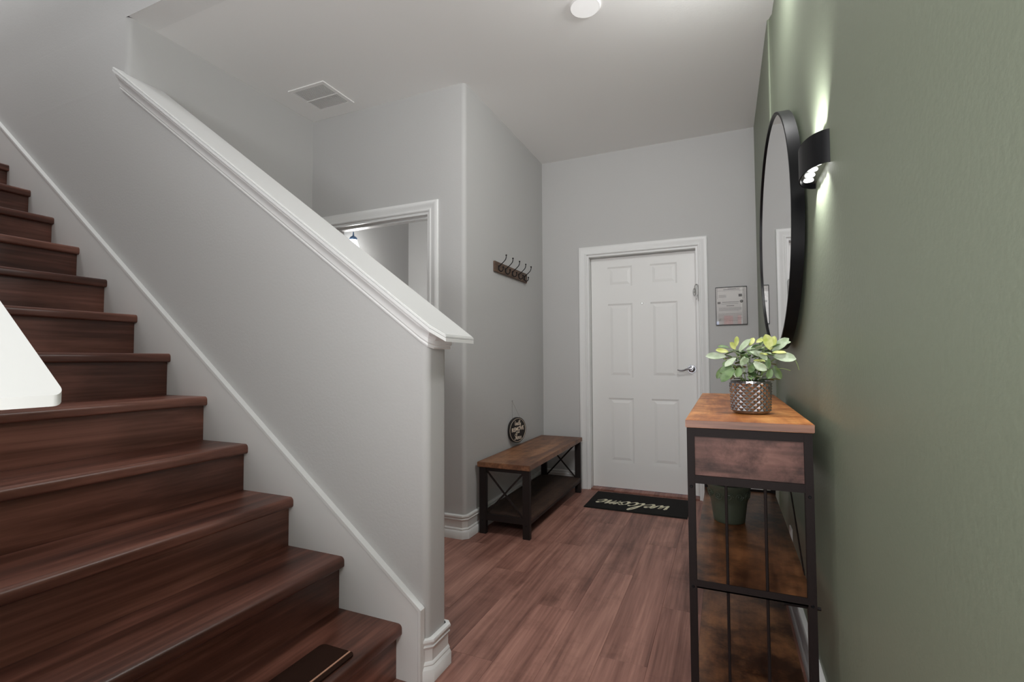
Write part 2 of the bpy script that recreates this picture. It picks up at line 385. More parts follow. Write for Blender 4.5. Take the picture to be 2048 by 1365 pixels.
# ------------------------------------------------------------------ baseboards
BB = [(0, .148), (.009, .148), (.015, .145), (.017, .140), (.017, .134), (.012, .128), (.012, .124), (.015, .120), (.014, .116), (.009, .110), (.008, .106),
      (.008, .068), (.012, .064), (.014, .058), (.012, .054), (.015, .050), (.017, .045), (.019, .042), (.019, 0), (0, 0)]
flat = lambda a, b, h: (a, b, h)
def base(name, path, side, label):
    bm = bmesh.new(); sweep(bm, path, BB, flat, side); return struct(name, bm, M_white, label, 'baseboard', smooth=True, angle=40)
base('baseboard_stairs', [(-1.006, W), (S-.024, W), (S, W+.024), (S, W+TW-.008), (S-.008, W+TW), (L2, W+TW)], -1, 'white moulded baseboard wrapping the end of the half wall')
base('baseboard_left', [(-1.72, PY), (L_-.022, PY), (L_, PY+.022), (L_, D), (-1.175, D)], -1, 'white moulded baseboard behind the bench')
base('baseboard_right', [(-.115, D), (G, D), (G, 2.875), (GN, 2.84), (GN, -.45)], -1, 'white moulded baseboard along the green wall')

# ------------------------------------------------------------------ door casings
CAS = [(0, 0), (0, .010), (.006, .014), (.012, .014), (.016, .011), (.030, .012), (.040, .016), (.050, .019), (.060, .019), (.068, .016), (.072, .011), (.072, 0)]
bm = bmesh.new(); sweep(bm, [(JL, 0), (JL, JT), (JR, JT), (JR, 0)], CAS, lambda a, z, h: (a, D-h, z), 1)
struct('trim_1', bm, M_white, 'white moulded casing around the front door', 'door trim', smooth=True, angle=30)
struct('trim_2', B((JL-.001, JL+.018, D-.001, D+.14, 0, JT), (JR-.018, JR+.001, D-.001, D+.14, 0, JT), (JL+.018, JR-.018, D-.001, D+.14, JT-.018, JT+.001),
      (JL+.018, JL+.032, D+.112, D+.14, 0, JT-.018), (JR-.032, JR-.018, D+.112, D+.14, 0, JT-.018), (JL+.018, JR-.018, D+.112, D+.14, JT-.032, JT-.018)), M_white, 'white door jamb with stop around the front door slab', 'door frame')
bm = bmesh.new(); sweep(bm, [(OL, 0), (OL, OT), (OR, OT), (OR, 0)], [(o*.98, h) for o, h in CAS], lambda a, z, h: (a, PY-h, z), 1)
struct('trim_3', bm, M_white, 'white moulded casing around the side doorway', 'door trim', smooth=True, angle=30)
struct('trim_4', B((OL-.001, OL+.018, PY-.001, PY+.125, 0, OT), (OR-.018, OR+.001, PY-.001, PY+.125, 0, OT), (OL+.018, OR-.018, PY-.001, PY+.125, OT-.018, OT+.001),
      (OL+.018, OL+.030, PY+.045, PY+.075, 0, OT-.018), (OR-.030, OR-.018, PY+.045, PY+.075, 0, OT-.018), (OL+.018, OR-.018, PY+.045, PY+.075, OT-.030, OT-.018)), M_white, 'white jamb lining of the side doorway', 'door frame')
tag(obj('threshold', B((JL+.018, JR-.018, D-.012, D+.085, 0, .012)), M_floor, bevel=.004), 'brown wooden threshold strip under the front door', 'threshold')

# ------------------------------------------------------------------ front door
DY = D + .072      # front face of the slab
dr = thing('door_1', 'white six panel front door at the end of the hall', 'door', (-.6435, DY+.02, .012)); dr['kind'] = 'structure'
DX0, DX1, DZ0, DZ1 = JL+.021, JR-.021, .016, JT-.021
cols = [(-.935, -.722), (-.572, -.352)]; rows = [(.235, .79), (.968, 1.612), (1.762, 1.938)]
bm = bmesh.new()
# slab face with sunken panel fields, as a grid of cells
xs = [DX0, cols[0][0], cols[0][1], cols[1][0], cols[1][1], DX1]; zs = [DZ0, rows[0][0], rows[0][1], rows[1][0], rows[1][1], rows[2][0], rows[2][1], DZ1]
vg = {}
for i, x in enumerate(xs):
    for j, z in enumerate(zs): vg[i, j] = bm.verts.new((x, DY, z))
for i in range(5):
    for j in range(7):
        if i in (1, 3) and j in (1, 3, 5):
            o4 = [vg[i, j], vg[i+1, j], vg[i+1, j+1], vg[i, j+1]]; d = .014
            i4 = [bm.verts.new((v.co.x + (d if v.co.x == xs[i] else -d), DY+.006, v.co.z + (d if v.co.z == zs[j] else -d))) for v in o4]
            for k in range(4): bm.faces.new((o4[k], o4[(k+1) % 4], i4[(k+1) % 4], i4[k]))
            bm.faces.new(i4)
        else: bm.faces.new((vg[i, j], vg[i+1, j], vg[i+1, j+1], vg[i, j+1]))
bb = [bm.verts.new((x, DY+.04, z)) for x, z in ((DX0, DZ0), (DX1, DZ0), (DX1, DZ1), (DX0, DZ1))]
bm.faces.new(bb[::-1])
bot = [vg[i, 0] for i in range(6)]; top = [vg[i, 7] for i in range(6)]; lf = [vg[0, j] for j in range(8)]; rg = [vg[5, j] for j in range(8)]
bm.faces.new(bot[::-1] + [bb[0], bb[1]]); bm.faces.new(top + [bb[2], bb[3]]); bm.faces.new(lf + [bb[3], bb[0]]); bm.faces.new(rg[::-1] + [bb[1], bb[2]])
obj('slab', bm, M_door, dr)
for c0, c1 in cols:
    for z0, z1 in rows:
        bm = bmesh.new(); d, e = .020, .042
        A = [bm.verts.new(p) for p in ((c0+d, DY+.0059, z0+d), (c1-d, DY+.0059, z0+d), (c1-d, DY+.0059, z1-d), (c0+d, DY+.0059, z1-d))]
        I = [bm.verts.new(p) for p in ((c0+e, DY+.002, z0+e), (c1-e, DY+.002, z0+e), (c1-e, DY+.002, z1-e), (c0+e, DY+.002, z1-e))]
        for k in range(4): bm.faces.new((A[k], A[(k+1) % 4], I[(k+1) % 4], I[k]))
        bm.faces.new(I); bm.faces.new(A[::-1])
        obj('panel', bm, M_door, dr)
# lever handle
bm = bmesh.new(); bar(bm, (-.249, DY, 1.042), (-.249, DY-.008, 1.042), .034, 32, .031)
bar(bm, (-.249, DY-.008, 1.042), (-.249, DY-.012, 1.042), .028, 32, .020)
hd = obj('handle', bm, M_chrome, dr, smooth=True, angle=50)
bm = bmesh.new(); bar(bm, (-.249, DY-.010, 1.042), (-.249, DY-.052, 1.042), .012, 20, .011)
tube(bm, catmull([(-.243, DY-.052, 1.043), (-.262, DY-.054, 1.046), (-.285, DY-.054, 1.042), (-.310, DY-.052, 1.033), (-.335, DY-.050, 1.031), (-.358, DY-.048, 1.037)], 5), .008, 10, rf=lambda t: .0105-.006*t)
obj('lever', bm, M_chrome, hd, smooth=True, angle=50)
bm = bmesh.new(); bar(bm, (-.64, DY, 1.606), (-.64, DY-.004, 1.606), .0085, 20, .0065); obj('peephole', bm, M_steel, dr, smooth=True)
bm = bmesh.new(); bar(bm, (-.64, DY-.004, 1.606), (-.64, DY-.0045, 1.606), .003, 12); tag(obj('glowing_peephole_lens', bm, M_led_peephole, dr), 'glowing disc imitating daylight in the peephole')  # emissive disc stands in for daylight coming through
# door guard: small looped catch on the slab
bm = bmesh.new()
tube(bm, [(-.218+.010*math.cos(t), DY-.012, 1.676+.030*math.sin(t)) for t in [k*2*pi/24 for k in range(25)]], .0024, 8, cap=False)
bar(bm, (-.218, DY, 1.676), (-.218, DY-.010, 1.676), .007, 12)
obj('guard_catch', bm, M_steel, dr, smooth=True)
bm = B((-.205, -.197, D-.026, D-.016, 1.612, 1.726), (-.197, -.187, D-.024, D-.016, 1.64, 1.715))
tube(bm, catmull([(-.214, D-.034, 1.655), (-.214, D-.036, 1.705), (-.206, D-.036, 1.722), (-.193, D-.032, 1.722), (-.188, D-.028, 1.70), (-.187, D-.026, 1.59)], 5), .0026, 8)
for v in bm.verts: v.co.x += .003
tag(obj('door_guard', bm, M_steel, smooth=True), 'small pale metal swing bar guard on the door casing above the lever', 'door guard')

# ------------------------------------------------------------------ cap and skirt of the stair wall
def shear(a, b, h): return (a, b, capz(a)+h)
def capslab(bm, outline, layers):
    for o, h0, h1 in layers:
        P = []
        n = len(outline)
        for i in range(n):
            p0, p1, p2 = Vector(outline[i-1][:2]), Vector(outline[i][:2]), Vector(outline[(i+1) % n][:2])
            d1 = (p1-p0).normalized(); d2 = (p2-p1).normalized(); n1 = Vector((-d1.y, d1.x)); n2 = Vector((-d2.y, d2.x))
            m = n1+n2; m = m/m.dot(n1); P.append(p1+m*o)
        prism(bm, [(p.x, p.y) for p in P], lambda a, b: shear(a, b, h0), lambda a, b: shear(a, b, h1))
out_far = [(-2.86, 1.428), (-.935, 1.428), (-.889, 1.462), (-.886, 1.661), (L2, 1.661), (L2, W), (-2.86, W)]
bm = bmesh.new()
capslab(bm, out_far, [(.003, -.003, 0), (0, -.009, -.003), (.004, -.011, -.009), (0, -.024, -.011)])
cp = struct('trim_5', bm, M_white, 'long sloping white moulded cap along the top of the half wall', 'wall cap')
bm = bmesh.new()
BED = [(0, -.104), (.007, -.104), (.010, -.097), (.009, -.090), (.013, -.084), (.014, -.070), (.020, -.056), (.032, -.042), (.034, -.034), (.039, -.032), (.039, -.024), (0, -.024)]
sweep(bm, [(-2.87, W), (S-.027, W), (S-.0076, W+.0076), (S, W+.027), (S, W+TW), (L2, W+TW)], BED, shear, -1)
obj('bed_moulding', bm, M_white, cp, smooth=True, angle=25)
out_near = [(L2, .085)] + arc(-.727, .097, .012, 270, 360, 6) + arc(-.727, .307, .012, 0, 90, 6) + [(L2, .319)]
bm = bmesh.new(); capslab(bm, out_near, [(0, -.013, 0)])
struct('trim_6', bm, M_white, 'lower end of the white cap on the nearer half wall at the left edge', 'wall cap', smooth=True, angle=40)
# skirt boards
skz = lambda x: .262 - .752*(x+.991)
bm = bmesh.new()
SK = [(-5.2, skz(-5.2)-.9), (-1.30, 0), (-.985, 0), (-.985, .256), (-.991, .262), (-5.2, skz(-5.2))]
prism(bm, SK, lambda x, z: (x, W-.022, z), lambda x, z: (x, W-.0005, z))
sk = struct('trim_7', bm, M_white, 'white stair skirt board running up along the half wall', 'skirt board')
bm = bmesh.new()
q = [Vector((-.985, .0)), Vector((-.985, .256)), Vector((-.991, .262)), Vector((-5.2, skz(-5.2)))]
sweep(bm, q, [(.0005, .0005), (.0005, .026), (-.010, .026), (-.014, .022), (-.014, .0005)], lambda a, z, h: (a, W-h, z), -1)
obj('edge_bead', bm, M_white, sk)

# ------------------------------------------------------------------ stairs
st = thing('staircase', 'brown wooden stairs with painted-in shade rising to the left beside the grey half wall', 'stairs', (-1.05, .86, 0))
RISE, RUN, N0 = .194, .2636, -1.065
for k in range(15):
    zt = RISE*(k+1); xn = N0 - RUN*k
    back = xn - RUN - .026
    r = .016; th = .040
    pr = [(back-.002, zt-th), (xn-.008, zt-th)] + arc(xn-.008, zt-th+.008, .008, 270, 360, 3)[1:] + arc(xn-r, zt-r, r, 0, 90, 5) + [(back-.002, zt)]
    bm = bmesh.new(); prism(bm, pr, lambda x, z: (x, .266, z), lambda x, z: (x, W-.0225, z))
    obj('tread', bm, M_stair_shaded, st, smooth=True)
    xr = xn - .024
    obj('riser', B((xr-.018, xr, .266, W-.0225, RISE*k, zt-th)), M_stair_shaded, st)
ym = 1.25
bm = bmesh.new()
zt = RISE
prism(bm, [(-1.228, .40), (-1.092, .40)] + [(-1.092, ym-.018)] + arc(-1.11, ym-.018+.0, .018, 0, 90, 4)[1:] + arc(-1.21, ym-.018, .018, 90, 180, 4), lambda x, y: (x, y, zt+.0003), lambda x, y: (x, y, zt+.006))
mt = tag(obj('stair_mat', bm, M_mat2, smooth=False), 'dark brown carpet mat with a thin tan stripe on the lowest stair tread', 'mat')
obj('stripe', B((-1.116, -1.110, .41, ym-.002, zt+.0055, zt+.0075)), M_tan, mt)

# ------------------------------------------------------------------ ceiling vent and downlight
v = thing('ceiling_vent', 'white slatted air vent in the ceiling near the side doorway', 'vent', (-2.50, 2.482, CZ))
X0, X1, Y0, Y1 = -2.655, -2.345, 2.34, 2.63
obj('frame', B((X0, X1, Y0, Y0+.024, CZ-.007, CZ-.0005), (X0, X1, Y1-.024, Y1, CZ-.007, CZ-.0005), (X0, X0+.024, Y0+.024, Y1-.024, CZ-.007, CZ-.0005), (X1-.024, X1, Y0+.024, Y1-.024, CZ-.007, CZ-.0005)), M_ceil, v)
obj('backing', B((X0+.02, X1-.02, Y0+.02, Y1-.02, CZ-.0015, CZ-.0003)), M_wall, v)
nsl = 20
for k in range(nsl):
    x = X0+.032 + (X1-X0-.064)*k/(nsl-1)
    bm = bmesh.new(); flatbar(bm, (x, Y0+.022, CZ-.005), (x, Y1-.022, CZ-.005), .0125, .0012, (math.sin(.3), 0, math.cos(.3)))
    obj('slat', bm, M_ceil, v)
obj('crossbar', B((X0+.02, X1-.02, (Y0+Y1)/2-.004, (Y0+Y1)/2+.004, CZ-.0095, CZ-.0068)), M_ceil, v)
dl = thing('ceiling_light', 'round flush white disc light in the hall ceiling', 'ceiling light', (-.621, 2.38, CZ))
bm = bmesh.new(); rr = lathe(bm, [(.079, -.0005), (.079, -.006), (.074, -.010), (.070, -.008)], (-.621, 2.38, CZ), 48); bm.faces.new(rr[0]); bm.faces.new(rr[-1])
obj('housing', bm, M_ceil, dl, smooth=True)
bm = bmesh.new(); bar(bm, (-.621, 2.38, CZ-.0075), (-.621, 2.38, CZ-.0095), .0735, 48); obj('diffuser', bm, M_light, dl)

# ------------------------------------------------------------------ washroom lamp
wlmp = thing('wall_lamp', 'blue grey metal wall lamp with glowing bell shade seen through the side doorway', 'lamp', (-3.10, 3.3, 2.16))
lx, ly, lz = -2.94, 3.3, 2.175
bm = bmesh.new(); bar(bm, (-3.10, ly, 2.18), (-3.085, ly, 2.18), .055, 24, .05); obj('back_plate', bm, M_chrome, wlmp, smooth=True)
bm = bmesh.new(); tube(bm, catmull([(-3.09, ly, 2.18), (-3.04, ly, 2.165), (-3.0, ly, 2.175), (lx-.02, ly, lz+.008)], 5), .006, 8); obj('arm', bm, M_chrome, wlmp, smooth=True)
bm = bmesh.new(); rr = lathe(bm, [(.032, 0), (.034, .010), (.028, .022), (.014, .032), (.008, .036), (.005, .060), (.006, .066), (.001, .072)], (lx, ly, lz), 24); bm.faces.new(rr[0]); bm.faces.new(rr[-1])
M_blue = plain('blue_grey_metal', srgb(120, 150, 190), .25, .8)
obj('cap', bm, M_blue, wlmp, smooth=True)
bm = bmesh.new(); lathe(bm, [(.030, 0), (.036, -.02), (.046, -.05), (.064, -.09), (.092, -.13), (.089, -.13), (.061, -.091), (.042, -.05), (.028, -.01)], (lx, ly, lz), 28)
obj('shade', bm, M_shade, wlmp, smooth=True)
pl = bpy.data.lights.new('bulb', 'POINT'); pl.energy = 15; pl.shadow_soft_size = .03; pl.color = (1, .98, .95)
po = bpy.data.objects.new('bulb', pl); C.objects.link(po); po.location = (lx, ly+.05, lz-.26)

# ------------------------------------------------------------------ wall sconce
sn = thing('wall_sconce', 'black half round up and down wall light beside the mirror', 'wall light', (GN, 1.59, 1.685))
sa, sb, z0, z1, yc = .112, .056, 1.640, 1.728, 1.590
half = [(GN-sb*math.sin(t), yc-sa*math.cos(t)) for t in [k*pi/28 for k in range(29)]]
inn = [(GN-(sb-.003)*math.sin(t), yc-(sa-.003)*math.cos(t)) for t in [k*pi/28 for k in range(29)]]
bm = bmesh.new()
for zz in (z0, z1): pass
ring = half + inn[::-1]
prism(bm, ring, lambda a, b: (a, b, z0), lambda a, b: (a, b, z1))
obj('shell', bm, M_black, sn, smooth=True)
for zz, sgn in ((z0, 1), (z1, -1)):
    bm = bmesh.new(); prism(bm, inn, lambda a, b: (a, b, zz+sgn*.015), lambda a, b: (a, b, zz+sgn*.018)); fp = obj('lens_plate', bm, M_brush, sn)
    for k in range(4):
        yy = yc + (k-1.5)*.046; xx = GN-.027 if k in (1, 2) else GN-.024
        bm = bmesh.new(); bar(bm, (xx, yy, zz+sgn*.0155), (xx, yy, zz+sgn*.0120), .0135, 24, .012); obj('lens', bm, M_led_peephole, fp, smooth=True)
    for k, en in ((0, 1.5), (1, 1.5), (2, 1.5), (3, 1.5)):
        sl = bpy.data.lights.new('sconce_beam', 'SPOT'); sl.energy = en*1.35*(1.15 if sgn > 0 else 3.2); sl.spot_size = math.radians(96); sl.spot_blend = .6; sl.shadow_soft_size = .006; sl.color = (1, 1, .97)
        so = bpy.data.objects.new('sconce_beam', sl); C.objects.link(so); so.location = (GN-.030, yc+(k-1.5)*.046, zz+sgn*.0105)
        dv = Vector((.12 if sgn > 0 else -.16, 0, -sgn)); so.rotation_euler = dv.to_track_quat('-Z', 'Y').to_euler()

# ------------------------------------------------------------------ round mirror
mr = thing('round_mirror', 'large round wall mirror with a deep black metal rim', 'mirror', (.2359, 2.3376, 1.17))
a = .0378; cc = Vector((.1954, 2.3391, 1.6531)); nn = Vector((math.cos(a), math.sin(a), 0)); uu = Vector((-math.sin(a), math.cos(a), 0)); R0 = .4766
def ringpt(R, off, t): return cc + nn*off + (uu*math.cos(t) + Vector((0, 0, 1))*math.sin(t))*R
bm = bmesh.new(); prf = [(R0+.0092, 0), (R0+.0102, .001), (R0+.0102, .0400), (R0-.004, .0405), (R0-.004, .010), (R0, .0085), (R0, .001), (R0+.001, 0)]
NS = 128; rings = [[bm.verts.new(ringpt(rr_, o_, 2*pi*k/NS)) for rr_, o_ in prf] for k in range(NS)]
for k in range(NS):
    for j in range(8): bm.faces.new((rings[k][j], rings[k][(j+1) % 8], rings[(k+1) % NS][(j+1) % 8], rings[(k+1) % NS][j]))
obj('rim', bm, M_black, mr, smooth=True, angle=40)
bm = bmesh.new(); p0 = [bm.verts.new(ringpt(R0-.0002, .006, 2*pi*k/NS)) for k in range(NS)]; p1 = [bm.verts.new(ringpt(R0-.0002, .0085, 2*pi*k/NS)) for k in range(NS)]
bm.faces.new(p0); bm.faces.new(p1[::-1])
for k in range(NS): bm.faces.new((p0[k], p1[k], p1[(k+1) % NS], p0[(k+1) % NS]))
obj('glass', bm, M_mirror, mr)
for yy in (2.10, 2.58): obj('bracket', B((.225, GN, yy-.015, yy+.015, 2.00, 2.03)), M_black, mr)

# ------------------------------------------------------------------ certificate
ct = thing('framed_certificate', 'thin black framed document with glass hanging right of the front door', 'picture', (.055, D, 1.39))
x0, x1, z0_, z1_ = -.0575, .168, 1.392, 1.692
obj('frame', B((x0, x1, D-.014, D-.0005, z1_-.0035, z1_), (x0, x1, D-.014, D-.0005, z0_, z0_+.0035), (x0, x0+.0035, D-.014, D-.0005, z0_+.0035, z1_-.0035), (x1-.0035, x1, D-.014, D-.0005, z0_+.0035, z1_-.0035)), M_black, ct)
dc = obj('document', B((x0+.0035, x1-.0035, D-.006, D-.001, z0_+.0035, z1_-.0035)), M_paper, ct)
Yp = D-.0066
for zx in (x0+.012, x1-.0215): obj('border_line', B((zx, zx+.0015, Yp, Yp+.0005, 1.60, 1.688)), M_ink, dc)
obj('border_line', B((x0+.0135, x1-.0215, Yp, Yp+.0005, 1.662, 1.6635)), M_ink, dc)
TL = [(.0, .115, 1.670, .0035), (.03, .09, 1.677, .0025), (-.01, .11, 1.570, .0035), (-.015, .105, 1.558, .0022), (.02, .075, 1.541, .004)]
TL += [(-.035, .02, 1.628-k*.006, .0016) for k in range(4)] + [(-.035, .13-.02*(k == 3), 1.527-k*.007, .0016) for k in range(4)] + [(-.04, .13-.03*(k % 3 == 2), 1.48-k*.011, .0015) for k in range(6)]
for xa, xb, zz, hh in TL: obj('text_line', B((xa, xb, Yp, Yp+.0005, zz, zz+hh)), M_ink if zz != 1.541 else M_ink2, dc)
obj('stamp', B((.108, .133, Yp, Yp+.0005, 1.612, 1.633)), M_ink2, dc)
obj('stamp', B((-.044, -.022, Yp, Yp+.0005, 1.560, 1.576)), M_ink, dc)
bm = bmesh.new(); bar(bm, (.128, Yp, 1.575), (.128, Yp+.0005, 1.575), .0115, 24); obj('seal', bm, M_ink2, dc)
bm = bmesh.new(); bar(bm, (.128, Yp-.0004, 1.575), (.128, Yp, 1.575), .0075, 24); obj('seal_centre', bm, M_ink, dc)
obj('glass', B((x0+.0035, x1-.0035, D-.0105, D-.009, z0_+.0035, z1_-.0035)), M_glass, ct)

# ------------------------------------------------------------------ coat rack
rk = thing('coat_rack', 'brown wooden coat rack with five black double hooks above the bench', 'coat rack', (L_, 3.457, 1.80))
obj('board', B((L_, L_+.016, 3.147, 3.768, 1.766, 1.842)), M_board, rk, bevel=.002)
for k, hy in enumerate((3.205, 3.327, 3.455, 3.583, 3.700)):
    bm = bmesh.new(); X = L_+.016
    tube(bm, catmull([(X+.062, hy, 1.882), (X+.061, hy, 1.870), (X+.054, hy, 1.853), (X+.034, hy, 1.834), (X+.012, hy, 1.817), (X+.004, hy, 1.808), (X+.003, hy, 1.795), (X+.006, hy, 1.780), (X+.018, hy, 1.771), (X+.031, hy, 1.775), (X+.037, hy, 1.787), (X+.038, hy, 1.798)], 5), .0034, 8)
    for p in ((X+.062, hy, 1.886), (X+.038, hy, 1.801)): bmesh.ops.create_uvsphere(bm, u_segments=10, v_segments=6, radius=.0062, matrix=Matrix.Translation(p))
    abox(bm, X, X+.003, hy-.007, hy+.007, 1.786, 1.815)
    obj('hook', bm, M_black, rk, smooth=True)

# ------------------------------------------------------------------ round sign
TH = -.34   # the sign hangs slightly turned towards the hall
sg = thing('round_sign', 'small round black sign reading kindly remove your shoes hanging above the bench', 'sign', (L_, 3.47, .49))
ca, sa_ = math.cos(TH), math.sin(TH)
ctr = Vector((L_+.038, 3.478, .586)); sn_ = Vector((ca, sa_, 0)); su = Vector((-sa_, ca, 0))  # normal and rightward direction
sR = .097
def sp(x, z, o): return ctr + su*x + Vector((0, 0, 1))*z + sn_*o
bm = bmesh.new(); NS = 48
prs = [(sR-.001, .010), (sR, .009), (sR, -.009), (sR-.001, -.010)]
rg_ = [[bm.verts.new(sp(rr_*math.cos(2*pi*k/NS), rr_*math.sin(2*pi*k/NS), o_)) for rr_, o_ in prs] for k in range(NS)]
for k in range(NS):
    for j in range(3): bm.faces.new((rg_[k][j], rg_[k][j+1], rg_[(k+1) % NS][j+1], rg_[(k+1) % NS][j]))
bm.faces.new([rg_[k][0] for k in range(NS)]); bm.faces.new([rg_[k][3] for k in range(NS)][::-1])
obj('disc', bm, M_sign, sg, smooth=True)
bm = bmesh.new(); tube(bm, [sp((sR-.009)*math.cos(2*pi*k/40), (sR-.009)*math.sin(2*pi*k/40), .0102) for k in range(41)], .0014, 6, cap=False)
obj('border_ring', bm, M_sign_text, sg)
GL = {  # simple handwriting, x-height 1
 'w': [[(0, .85), (.12, 1), (.2, .5), (.32, .05), (.5, .3), (.6, .95), (.66, .4), (.8, .05), (1.0, .3), (1.1, .95), (1.25, .85)]],
 'e': [[(0, .3), (.3, .5), (.5, .8), (.35, 1), (.12, .75), (.1, .3), (.3, .0), (.55, .15), (.75, .4)]],
 'l': [[(0, .3), (.3, .8), (.55, 1.7), (.45, 2.1), (.28, 1.7), (.2, .7), (.3, .05), (.5, .1), (.65, .35)]],
 'c': [[(.45, .85), (.3, 1), (.08, .7), (.08, .25), (.3, 0), (.55, .15), (.7, .4)]],
 'o': [[(.35, 1), (.1, .75), (.1, .25), (.35, 0), (.6, .3), (.58, .8), (.35, 1), (.5, .75), (.8, .75)]],
 'm': [[(0, .9), (.12, 1), (.15, .5), (.12, 0)], [(.12, .1), (.3, .8), (.45, 1), (.5, .6), (.48, 0)], [(.48, .1), (.66, .8), (.82, 1), (.88, .5), (.95, .05), (1.15, .3)]],
 'k': [[(.1, 2), (.15, 1), (.1, 0)], [(.5, 1), (.15, .5), (.5, .05), (.7, .2)]],
 'i': [[(.1, 1), (.1, .3), (.2, .0), (.4, .25)], [(.1, 1.4), (.13, 1.45)]],
 'n': [[(0, .9), (.1, 1), (.1, 0)], [(.1, .1), (.3, .9), (.42, .95), (.45, .3), (.55, 0), (.75, .3)]],
 'd': [[(.5, .9), (.25, 1), (.05, .5), (.25, 0), (.5, .5), (.55, 2)], [(.55, 1.4), (.5, .3), (.62, 0), (.8, .3)]],
 'y': [[(0, 1), (.1, .4), (.28, .1), (.5, .9)], [(.5, 1), (.5, 0), (.3, -.9), (.08, -.6), (.7, .3)]],
 'S': [[(.7, 1.8), (.45, 2.1), (.12, 1.7), (.3, 1.2), (.62, .8), (.55, .2), (.25, -.1), (.0, .3)]],
 'h': [[(0, .3), (.25, 1.2), (.35, 2), (.15, 1.8), (.12, 0)], [(.12, .2), (.35, 1), (.45, .7), (.45, .15), (.6, 0), (.75, .3)]],
 's': [[(.1, .3), (.4, 1), (.5, .55), (.45, .05), (.15, .05)], [(.45, .1), (.8, .3)]],
}
ADV = dict(w=1.2, e=.72, l=.62, c=.66, o=.78, m=1.12, k=.68, i=.38, n=.74, d=.78, y=.7, S=.8, h=.74, s=.6)
def write(word, h, mapf, sc, ox, oy, nib=(.17, .2), th=.06, slant=.25, thick=1):
    bm = bmesh.new(); x = 0
    for ch in word:
        pen(bm, [[(x+a_+slant*b_, b_) for a_, b_ in s_] for s_ in GL[ch]], mapf, nib, th, sc, ox, oy, thick)
        x += ADV[ch]
    return bm
def wlen(word): return sum(ADV[c] for c in word)
sm = lambda a_, b_, h_: sp(a_, b_, .0101+h_*.0012)
sc = .018; obj('lettering', write('kindly', 0, sm, sc, -.5*wlen('kindly')*sc, .038, (.07, .09), .10, .1), M_sign_text, sg)
sc = .0205; obj('lettering', write('Shoes', 0, sm, sc, -.5*wlen('Shoes')*sc, -.070, (.07, .09), .10, .1), M_sign_text, sg)
def font(body, size, mapf, ext):
    cu = bpy.data.curves.new('t', 'FONT'); cu.body = body; cu.size = size; cu.align_x = 'CENTER'; cu.extrude = ext; cu.offset = size*.018
    to = bpy.data.objects.new('t', cu); C.objects.link(to)
    dg = bpy.context.evaluated_depsgraph_get(); me = bpy.data.meshes.new_from_object(to.evaluated_get(dg))
    bm = bmesh.new(); bm.from_mesh(me); bpy.data.objects.remove(to); bpy.data.curves.remove(cu); bpy.data.meshes.remove(me)
    for v_ in bm.verts: v_.co = mapf(v_.co.x, v_.co.y, v_.co.z)
    return bm
for word, size, oy in (('REMOVE', .043, -.006), ('YOUR', .018, -.024)):
    bm = font(word, size, lambda a_, b_, h_: sp(a_*.84, b_+oy+a_*.08, .0105+h_), .0006); obj('lettering', bm, M_sign_text, sg)
bm = bmesh.new(); top_ = Vector((L_+.004, 3.468, .808))
tube(bm, [sp(-.045, .083, -.004), top_], .0008, 5); tube(bm, [top_, sp(.045, .083, -.004)], .0008, 5)
obj('string', bm, M_string, sg)
bm = bmesh.new(); bar(bm, (L_, 3.468, .808), (L_+.012, 3.468, .810), .002, 8); obj('nail', bm, M_steel, sg)
bm = bmesh.new(); p_ = sp(0, -.02, -.010); bar(bm, (L_, p_.y, p_.z), (p_.x, p_.y, p_.z), .018, 16); obj('spacer', bm, M_sign, sg)

# ------------------------------------------------------------------ bench
BX0, BX1, BY0, BY1, BT = -1.498, -1.127, 2.852, 4.073, .462
bn = thing('entry_bench', 'rustic brown wood bench with dark X braced metal frame and lower shelf', 'bench', ((BX0+BX1)/2, (BY0+BY1)/2, 0))
obj('seat', B((BX0, BX1, BY0, BY1, BT-.033, BT)), M_bench, bn, bevel=.003)
lw = .048; ix0, ix1, iy0, iy1 = BX0+.010, BX1-.008, BY0+.012, BY1-.012
M_bmetal = plain('dark_bench_frame', srgb(30, 21, 19), .55, .2)
for xx in (ix0, ix1-lw):
    for yy in (iy0, iy1-.030):
        lg = obj('leg', B((xx, xx+lw, yy, yy+.030, 0, BT-.033)), M_bmetal, bn, bevel=.0015)
        bm = bmesh.new(); bar(bm, (xx+lw*.5, yy-.001 if yy == iy0 else yy+.031, .085), (xx+lw*.5, yy+.002 if yy == iy0 else yy+.028, .085), .004, 10); obj('bolt', bm, M_black, lg)
for yy in (iy0+.004, iy1-.026):
    obj('end_rail', B((ix0+lw, ix1-lw, yy, yy+.022, BT-.057, BT-.033)), M_bmetal, bn)
    obj('shelf_rail', B((ix0+lw, ix1-lw, yy, yy+.022, .088, .126)), M_bmetal, bn)
    bm = bmesh.new(); flatbar(bm, (ix0+lw, yy+.009, BT-.056), (ix1-lw, yy+.009, .127), .012, .004, (0, 1, 0)); obj('brace', bm, M_bmetal, bn)
    bm = bmesh.new(); flatbar(bm, (ix1-lw, yy+.015, BT-.056), (ix0+lw, yy+.015, .127), .012, .004, (0, 1, 0)); obj('brace', bm, M_bmetal, bn)
for xx in (ix0+.004, ix1-.024):
    obj('side_rail', B((xx, xx+.020, iy0+.030, iy1-.030, .088, .104)), M_bmetal, bn)
obj('shelf', B((ix0+.002, ix1-.002, iy0+.0305, iy1-.0305, .105, .128)), M_benchshelf, bn, bevel=.002)

